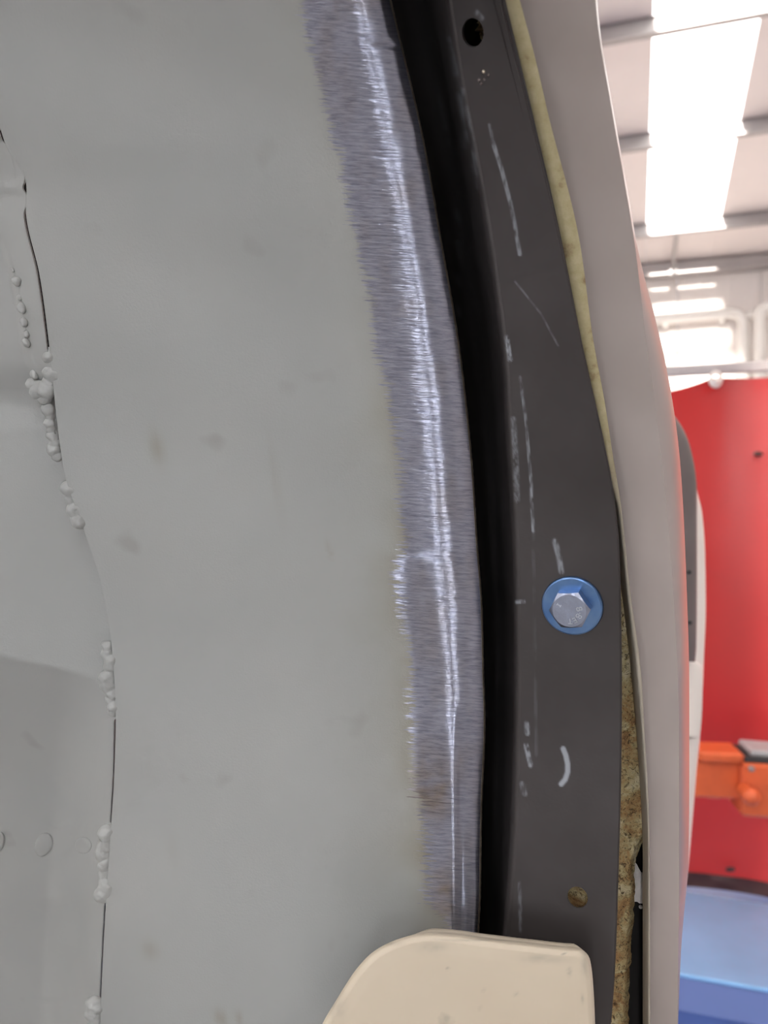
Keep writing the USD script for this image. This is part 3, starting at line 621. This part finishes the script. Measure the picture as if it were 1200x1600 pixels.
# ------------------------------------------------------------------ bare steel flange
rf = np.arange(-490, 2091, 2.2); bf = Yb(rf); Bf, Ef, Ff = cB(rf), cE(rf), cF(rf)
cols, deps = [], []
for s in np.linspace(0, 1, 12)[:-1]:                                   # side of the fold, rising out of the deep gap to the bend
    cols.append(Bf - 14 + (Ef - 5 - Bf + 14) * s); deps.append(bf + .062 + (OFF['E'] + .0032 - .062) * s ** 2.2)
for a in np.linspace(0, 1, 6)[:-1]:                                    # rounded bend
    cols.append(Ef - 5 + 11 * a); deps.append(bf + OFF['E'] + .0032 * (1 - a) ** 2 * 1.0 - .0001 * a)
nflat = 84
for s in np.linspace(0, 1, nflat):
    cols.append(Ef + 6 + (Ff - 3 - Ef - 6) * s); deps.append(bf + OFF['E'] + (OFF['F'] - OFF['E']) * s)
cols.append(Ff - 1); deps.append(bf + OFF['F'] + .0003); cols.append(Ff); deps.append(bf + OFF['F'] + .0010)
FX, FD = np.stack(cols, 1), np.stack(deps, 1)
FYY = np.repeat(rf[:, None], FX.shape[1], 1)
FD += 0.0003 * wav(FX, FYY, 260, 51)
FG = P(FX, FYY, FD)
V, Fq = solid(FG, 0.0025)
pm = m3.Manifold(m3.Mesh(vert_properties=np.ascontiguousarray(V, dtype=np.float32), tri_verts=np.ascontiguousarray(Fq, dtype=np.uint32)))
def flange_at(px, py):
    i = int(np.argmin(abs(rf - py))); Y = float(np.interp(px, FX[i], FD[i])); p = P(px, py, Y)
    j = int(np.argmin(abs(FX[i] - px))); n = grid_normals(FG[max(i - 3, 0):i + 4, max(j - 3, 0):j + 4])[3, 3]
    return p, (n if n[1] < 0 else -n)
def align(n):
    return trimesh.geometry.align_vectors([0, 0, 1], n)
status_holes = []
for (px, py, rad) in ((738.5, 51, 19.5), (902.5, 1402, 15.5)):
    p, n = flange_at(px, py); r = rad / F * p[1]; e_ = np.array([0, 0, EYE]) - p; n = n * .35 + e_ / np.linalg.norm(e_); n /= np.linalg.norm(n)
    cyl = trimesh.creation.cylinder(radius=r, height=.02, sections=40); cyl.apply_transform(align(n)); cyl.apply_translation(p)
    pm = pm - m3.Manifold(m3.Mesh(vert_properties=np.ascontiguousarray(cyl.vertices, dtype=np.float32), tri_verts=np.ascontiguousarray(cyl.faces, dtype=np.uint32)))
mm = pm.to_mesh(); fv, ff = mm.vert_properties[:, :3].astype(float), mm.tri_verts
tm = trimesh.graph.smooth_shade(trimesh.Trimesh(fv, ff, process=True), angle=math.radians(32), facet_minarea=None)
fv, ff = np.array(tm.vertices), np.array(tm.faces)
# pale scuffs: strokes laid along the flange, broken up by noise
ppx, ppy = 600 + F * fv[:, 0] / fv[:, 1], 800 - F * (fv[:, 2] - EYE) / fv[:, 1]
wear = np.zeros(len(fv))
def stroke(pts, w, a, brk=6.0, thr=.35, seed=0):
    global wear
    p = np.array(pts, float); d = np.full(len(fv), 1e9)
    for k in range(len(p) - 1):
        e = p[k + 1] - p[k]; q = np.stack([ppx, ppy], 1) - p[k]; t = np.clip(q @ e / (e @ e), 0, 1)
        d = np.minimum(d, np.hypot(*(q - t[:, None] * e).T))
    nz = meshkit.fbm(np.stack([ppx / brk / .8, ppy / brk / 2.2, np.full(len(fv), seed * 7.3)], 1), 2, seed)
    wear = np.maximum(wear, a * (1 - sstep(d, w * .4, w)) * sstep(nz, thr - .26, thr + .30))
stroke([(770, 222), (783, 262), (797, 315), (806, 360), (812, 397)], 4.5, .55, 5, .42, 1)
stroke([(765, 195), (772, 230)], 3.5, .3, 5, .45, 2)
stroke([(700, 60), (712, 110), (722, 180), (730, 230)], 5.5, .34, 8, .46, 3)
stroke([(722, 140), (738, 220), (747, 292)], 5.0, .26, 8, .46, 4)
stroke([(792, 528), (797, 562)], 5, .75, 3, .48, 5)
stroke([(813, 590), (822, 660), (829, 740), (833, 830)], 3.2, .5, 5, .44, 6)
stroke([(833, 830), (836, 1000), (838, 1180)], 3.5, .07, 9, .46, 7)
stroke([(802, 655), (806, 720), (808, 782)], 6, .30, 3, .46, 8)
stroke([(867, 846), (873, 868), (877, 893)], 6, .50, 4, .42, 9)
stroke([(806, 941), (818, 940)], 4, .6, 4, .4, 10)
stroke([(880, 1170), (884, 1180), (887, 1194), (887, 1206), (883, 1218), (877, 1225)], 5.5, .72, 11, .2, 11)
stroke([(823, 1130), (824, 1146)], 5, .55, 4, .45, 12); stroke([(822, 1165), (829, 1196)], 5, .6, 4, .48, 13); stroke([(816, 1225), (820, 1240)], 6, .3, 4, .45, 14)
stroke([(805, 440), (845, 490), (872, 540)], 2.2, .22, 9, .40, 15)
stroke([(745, 20), (752, 28)], 6, .35, 4, .42, 16); stroke([(715, 300), (716, 520)], 3, .14, 10, .5, 17); stroke([(681, 100), (705, 260)], 3, .22, 8, .56, 18)
stroke([(742, 1000), (748, 1060), (760, 1120)], 1.6, .3, 6, .5, 19)
stroke([(812, 1380), (814, 1480)], 3.5, .25, 5, .5, 20)
wear = np.maximum(wear, .0 * sstep(meshkit.fbm(np.stack([ppx / 9, ppy / 34, ppx * 0], 1), 3, 77), .5, .8))
fl_t = thing('steel_flange', 'dark bare steel flange strip curving between the ground edge and the white fender', 'flange')
obj('plate', (fv, ff), 'dark_steel', fl_t, normals=meshkit.arrays((fv, ff), True)[2], prim=dict(wear=wear))
for k, (px, py, r_) in enumerate(((756, 112, 3.2), (749, 125, 3.0), (752, 131, 2.4), (763, 117, 2.2), (757, 124, 2.0))):
    p, n = flange_at(px, py); s = trimesh.creation.icosphere(2, r_ / F * p[1]); s.apply_translation(p)
    obj('spatter_drop', s, 'burr_metal' if k == 0 else 'grey_trim', fl_t, smooth=True)

# ------------------------------------------------------------------ bolt and washer
bp, bn = flange_at(894.5, 945.5)
UPR = np.array([0, 0, 1.0]) - bn * bn[2]; UPR /= np.linalg.norm(UPR); RGT = np.cross(UPR, bn) * -1
RGT = np.cross(bn, UPR); RGT = RGT if RGT[0] > 0 else -RGT
FRM = np.stack([RGT, UPR, bn], 1)
def place(v, o=0.0): return v @ FRM.T + bp + bn * o
def lathe(prof, n=64):
    a = np.arange(n) * 2 * np.pi / n; p = np.array(prof)
    V = np.stack([p[:, None, 0] * np.cos(a), p[:, None, 0] * np.sin(a), np.repeat(p[:, 1:2], n, 1)], -1).reshape(-1, 3); f = []
    for k in range(len(p) - 1):
        for s in range(n):
            s2 = (s + 1) % n; f.append([k * n + s, k * n + s2, (k + 1) * n + s2, (k + 1) * n + s][::-1])
    return V, tri(np.array(f))
RW = 47.3 / F * bp[1]
wv, wfc = lathe([(.0046, 0), (.0046, .0018), (.0050, .0021), (RW - .0009, .0021), (RW - .0003, .0018), (RW, .0012), (RW, .0005), (RW - .0004, 0), (.0046, 0)][::-1])
obj('flat_washer', (place(wv), wfc), 'zinc_plate', smooth=25, label='round blue zinc plated washer under the bolt head on the dark steel flange', cat='washer')
bt = thing('hex_bolt', 'silvery blue hexagon head bolt tightened onto the washer', 'bolt')
AF = .0146; hexv = [(AF / 2 / math.cos(math.pi / 6) * math.cos(math.radians(60 * k + 4)), AF / 2 / math.cos(math.pi / 6) * math.sin(math.radians(60 * k + 4))) for k in range(6)]
hx = m3.CrossSection([hexv]).extrude(.0062)
con = m3.Manifold.cylinder(.0234, .0068 + .0234 * 1.25, .0068, 72).translate([0, 0, .0062 - .0234])
hd = (hx ^ con).translate([0, 0, .0021])
mm = hd.to_mesh(); obj('head', (place(mm.vert_properties[:, :3].astype(float)), mm.tri_verts), 'zinc_bolt', bt, smooth=20)
sh = m3.Manifold.cylinder(.030, .0040, .0040, 24).translate([0, 0, -.0275]).to_mesh()
obj('shank', (place(sh.vert_properties[:, :3].astype(float)), sh.tri_verts), 'zinc_bolt', bt)
ringv, ringf = lathe([(.0050, .00828), (.0053, .0086), (.0056, .00828)][::-1]); 
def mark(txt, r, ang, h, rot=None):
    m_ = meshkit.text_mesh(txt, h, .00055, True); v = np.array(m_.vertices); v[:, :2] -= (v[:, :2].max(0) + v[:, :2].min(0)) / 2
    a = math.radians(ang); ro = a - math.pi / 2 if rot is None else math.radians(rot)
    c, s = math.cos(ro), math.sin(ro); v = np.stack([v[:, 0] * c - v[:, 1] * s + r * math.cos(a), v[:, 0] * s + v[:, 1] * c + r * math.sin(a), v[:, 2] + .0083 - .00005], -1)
    obj('grade_mark', (place(v), np.array(m_.faces)), 'zinc_mark_glint', bt, smooth=False)
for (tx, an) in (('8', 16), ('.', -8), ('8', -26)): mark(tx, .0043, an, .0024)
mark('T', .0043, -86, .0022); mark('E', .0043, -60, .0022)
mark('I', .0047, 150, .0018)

# ------------------------------------------------------------------ white fibreglass fender
fd = thing('white_fender', 'white fibreglass fender with a raw yellowish cut edge beside the steel flange', 'car fender')
K_, G_, H_, I_ = cK(rows), cG(rows), cH(rows), cI(rows)
K_ = np.where(rows < 800, K_ - 7 * (1 - sstep(rows, 740, 800)), K_)
ck = [(K_ - 8, base + .010), (K_, base + OFF['K']), (K_ + .5 * (G_ - K_), base + .5 * (OFF['K'] + OFF['G']) - .0002), (G_, base + OFF['G'])]
EG = np.stack([P(a + (0.8 * smooth_noise(rows / 14, rows * 0 + j, 60 + j) if j in (1,) else 0), rows, b) for j, (a, b) in enumerate(ck)], 1)
cl_ = np.tile(np.repeat(.9 * sstep(rows, 640, 860), EG.shape[1]), 2)
obj('cut_edge', solid(EG, .0015), 'cut_fibreglass', fd, prim=dict(clean=cl_), label='raw yellowish cut edge of the fibreglass')
cs, ds = [], []
for s in np.linspace(0, 1, 14): cs.append(G_ + (H_ - G_) * s); ds.append(base + OFF['G'] + (OFF['H'] - OFF['G']) * (s ** .85))
for s in np.linspace(0, 1, 9)[1:]: cs.append(H_ + (I_ - H_) * (1 - (1 - s) ** 1.8)); ds.append(base + OFF['H'] + (OFF['I'] - OFF['H']) * s ** 1.15)
SX, SD = np.stack(cs, 1), np.stack(ds, 1); SYY = np.repeat(rows[:, None], SX.shape[1], 1)
SD += .0005 * wav(SX, SYY, 200, 71) * sstep(SX, G_[:, None], G_[:, None] + 30)
SG = P(SX, SYY, SD)
tail = SG[:, -1]
ext = np.stack([tail + np.array([dx, dy, 0]) for dx, dy in ((.002, .02), (.000, .06), (-.012, .14), (-.03, .26))], 1)
SGx = np.concatenate([SG, ext], 1)
V, Fq = solid(SGx, .003)
obj('skin', (V, Fq), 'white_gelcoat', fd, smooth=35)
# old bonding behind the flange edge
rb = np.arange(-490, 2091, 3.0); bb = Yb(rb); Fb = cF(rb)
L_ = spl([(-260, 730), (540, 915), (790, 968), (880, 978), (925, 986), (1060, 999), (1161, 1006), (1262, 1012), (1290, 1013), (1316, 1004), (1340, 996), (1353, 992), (1397, 991), (1448, 989), (1482, 986), (1532, 984), (1600, 982), (1860, 965)])(rb)
L_ = L_ + 5 * smooth_noise(rb / 9, rb * 0, 81)
st_ = Fb - 40 - 60 * sstep(rb, 800, 1250)
nb = 40; BXx = st_[:, None] + (L_ - st_)[:, None] * np.linspace(0, 1, nb)[None]; BYY = np.repeat(rb[:, None], nb, 1)
BD = bb[:, None] + .0115 + .0030 * smooth_noise(BXx / 16, BYY / 22, 83) + .0012 * smooth_noise(BXx / 4, BYY / 4, 84) + .004 * sstep(BXx, L_[:, None] - 10, L_[:, None]) ** 2
BD = np.maximum(BD, bb[:, None] + .0085)
V, Fq = solid(P(BXx, BYY, BD), .004)
obj('bonding_paste', (V, Fq), 'old_bonding', fd, smooth=40, label='rough yellow-brown old bonding paste behind the flange edge')
lr = np.arange(840, 2091, 10.0); lb = Yb(lr)
lin = np.stack([P(cF(lr) - 30, lr, lb + .024), P(cF(lr) + 5, lr, lb + .032), P(cG(lr), lr, lb + .034), P(cG(lr) + 12, lr, lb + .012)], 1)
obj('gap_shade_sheet', solid(lin, .001), 'shade_black', fd, label='black sheet added as the shade in the gap beside the bonding')  # added black sheet, paints the gap dark
# white scrap of inner skin with a hole below the bonding
rw = np.arange(1344, 1418, 2.0); wl = 980 + 0 * rw; wr = np.full_like(rw, 1030.0)
tw = np.linspace(0, 1, 14); WX = wl[:, None] + (wr - wl)[:, None] * tw[None]; WY = np.repeat(rw[:, None], 14, 1)
topcut = 1350 + 22 * np.exp(-((WX - 1005) / 9) ** 2) - 6
WY = topcut + (WY - 1344) / 74 * (1412 + 7 * smooth_noise(WX / 6, WX * 0, 91) - topcut)
obj('inner_scrap', solid(P(WX, WY, Yb(WY) + .022), .0012), 'white_chip', fd, smooth=30, label='white scrap of inner skin in the dark gap')
for k, (px, py, r_) in enumerate(((1001, 1417, 3), (1008, 1319, 3.5))):
    Y = float(Yb(py)) + .024; s = trimesh.creation.icosphere(2, r_ / F * Y); s.apply_translation(P(px, py, Y)); obj('paint_flake', s, 'white_chip', fd, smooth=True)

# ------------------------------------------------------------------ the car further along: dark trim and white flared wing
def crescent(outl, x_in, Y0, bulge, depth):
    """A body piece seen edge-on: its outline bulges out to the right, its face curves back to the left."""
    ys = np.linspace(outl[0][0], outl[-1][0], 70); xo = spl(outl)(ys); g = []
    for s in np.linspace(0, 1, 12):
        g.append(P(x_in + (xo - x_in) * math.sin(s * math.pi / 2), ys, Y0 - bulge * math.cos(s * math.pi / 2)))
    tail = g[-1]
    for k in (0.3, .7, 1.0): g.append(tail + np.array([-.01 * k, depth * k, 0]))
    return solid(np.stack(g, 1), .004)
wg = thing('front_wing', 'white flared wing with dark curved trim, beyond the white fender', 'car wing')
obj('flare', crescent([(740, 1086), (765, 1089), (800, 1097), (870, 1102), (950, 1103), (1030, 1100), (1080, 1098), (1100, 1096), (1150, 1094), (1200, 1089), (1260, 1084), (1330, 1078), (1400, 1070)], 1040, .80, .02, .25), 'white_paint', wg)
obj('trim', crescent([(650, 1054), (675, 1070), (700, 1079), (740, 1087), (765, 1089), (900, 1089), (1010, 1088), (1034, 1086)], 1040, .77, .012, .02), 'grey_trim', wg, label='dark grey curved trim')
obj('sill_block', crescent([(1030, 1080), (1038, 1094), (1048, 1098), (1070, 1098), (1110, 1097), (1150, 1094)], 1040, .785, .012, .1), 'white_paint', wg)
obj('wing_bracket', join([tubep(np.linspace(P(1050, 900, .80), P(1030, 900, .50), 4), .006, 10)]), 'grey_trim', wg)
for (px, py) in ((1077, 894), (1078, 973)):
    s = trimesh.creation.icosphere(2, .0022); s.apply_translation(P(px, py, .756)); obj('trim_screw', s, 'black_rubber', wg, smooth=True)

# ------------------------------------------------------------------ cream block at the bottom
out = [(462, 1960), (478, 1690), (488, 1640), (503.6, 1600), (527, 1560), (557.6, 1513), (575, 1494), (591, 1482), (625, 1466), (650, 1460), (668, 1458), (716, 1461), (750, 1466), (800, 1472), (880, 1481), (906, 1483), (917, 1490), (922, 1500), (926.5, 1532), (930, 1600), (933, 1700), (936, 1960)]
o = np.array(out, float)
L = np.r_[0, np.cumsum(np.hypot(*np.diff(o, axis=0).T))]; ss = np.linspace(0, L[-1], 260)
ox, oy = PchipInterpolator(L, o[:, 0])(ss), PchipInterpolator(L, o[:, 1])(ss)
oy = oy + .8 * (meshkit.fbm(np.stack([ss / 25, ss * 0, ss * 0], 1), 2, 5) - .5)
cx, cy = 715., 1730.
YF = .302
rings = []
for (k, Yr) in ((0.0, YF + .0), (.35, YF + .000), (.7, YF), (.88, YF + .0003), (.955, YF + .0008), (.985, YF + .0018), (1.0, YF + .0035)):
    rings.append(P(cx + (ox - cx) * k, cy + (oy - cy) * k, Yr))
tp = sstep(ox, 640, 680) * (1 - sstep(ox, 895, 915))
rings.append(P(ox, oy - 2.5 * tp, YF + .0065)); rings.append(P(ox, oy - 6.5 * tp, YF + .0085)); rings.append(P(ox + (cx - ox) * .004, oy - 8 * tp, YF + .016))
back = P(ox + (cx - ox) * .05, oy + 4, YF + .021); rings.append(back)
RG = np.stack(rings, 0)
gpx, gpy = np.stack([600 + F * r[:, 0] / r[:, 1] for r in rings]), np.stack([800 - F * (r[:, 2] - EYE) / r[:, 1] for r in rings])
dens = 14
blk = thing('cream_block', 'worn cream painted block with a rounded corner at the bottom of the picture', 'block')
RGd = [RG[0]]
for i in range(len(RG) - 1):
    m_ = dens if i in (1, 2, 3) else 3
    for t in np.linspace(0, 1, m_ + 1)[1:]: RGd.append(RG[i] * (1 - t) + RG[i + 1] * t)
RGd = np.stack(RGd, 0)
gpx, gpy = 600 + F * RGd[..., 0] / RGd[..., 1], 800 - F * (RGd[..., 2] - EYE) / RGd[..., 1]
grime = np.zeros(gpx.shape)
for (sx, sy, sw, sh, a) in ((678, 1480, 22, 8, .38), (840, 1497, 24, 7, .45), (862, 1500, 26, 6, .35), (890, 1518, 3, 7, .6), (881, 1491, 2.2, 2.2, .9), (612, 1474, 14, 3, .5), (914, 1500, 6, 22, .55), (700, 1513, 2, 2, .7), (807, 1552, 3, 2, .6), (756, 1546, 3, 2, .5), (910, 1560, 2.5, 6, .5), (740, 1469, 70, 1.6, .5), (530, 1575, 10, 20, .28), (520, 1560, 5, 30, .5)):
    nzz = .5 + meshkit.fbm(np.stack([gpx / 8, gpy / 8, gpx * 0], -1), 2, 15)
    grime = np.maximum(grime, a * np.exp(-((gpx - sx) / sw) ** 2 - ((gpy - sy) / sh) ** 2) * nzz)
nr, nc = RGd.shape[:2]
Fq = tri(grid_faces(nr, nc))
nn = grid_normals(RGd)
flip = np.mean(nn[5, :, 1]) > 0
if flip: Fq = Fq[:, ::-1]; nn = -nn
nn[0] = nn[1]
obj('front', (RGd.reshape(-1, 3), Fq), 'cream_paint', blk, normals=meshkit.arrays((RGd.reshape(-1, 3), Fq), True)[2], prim=dict(grime=np.clip(grime, 0, 1).ravel()))
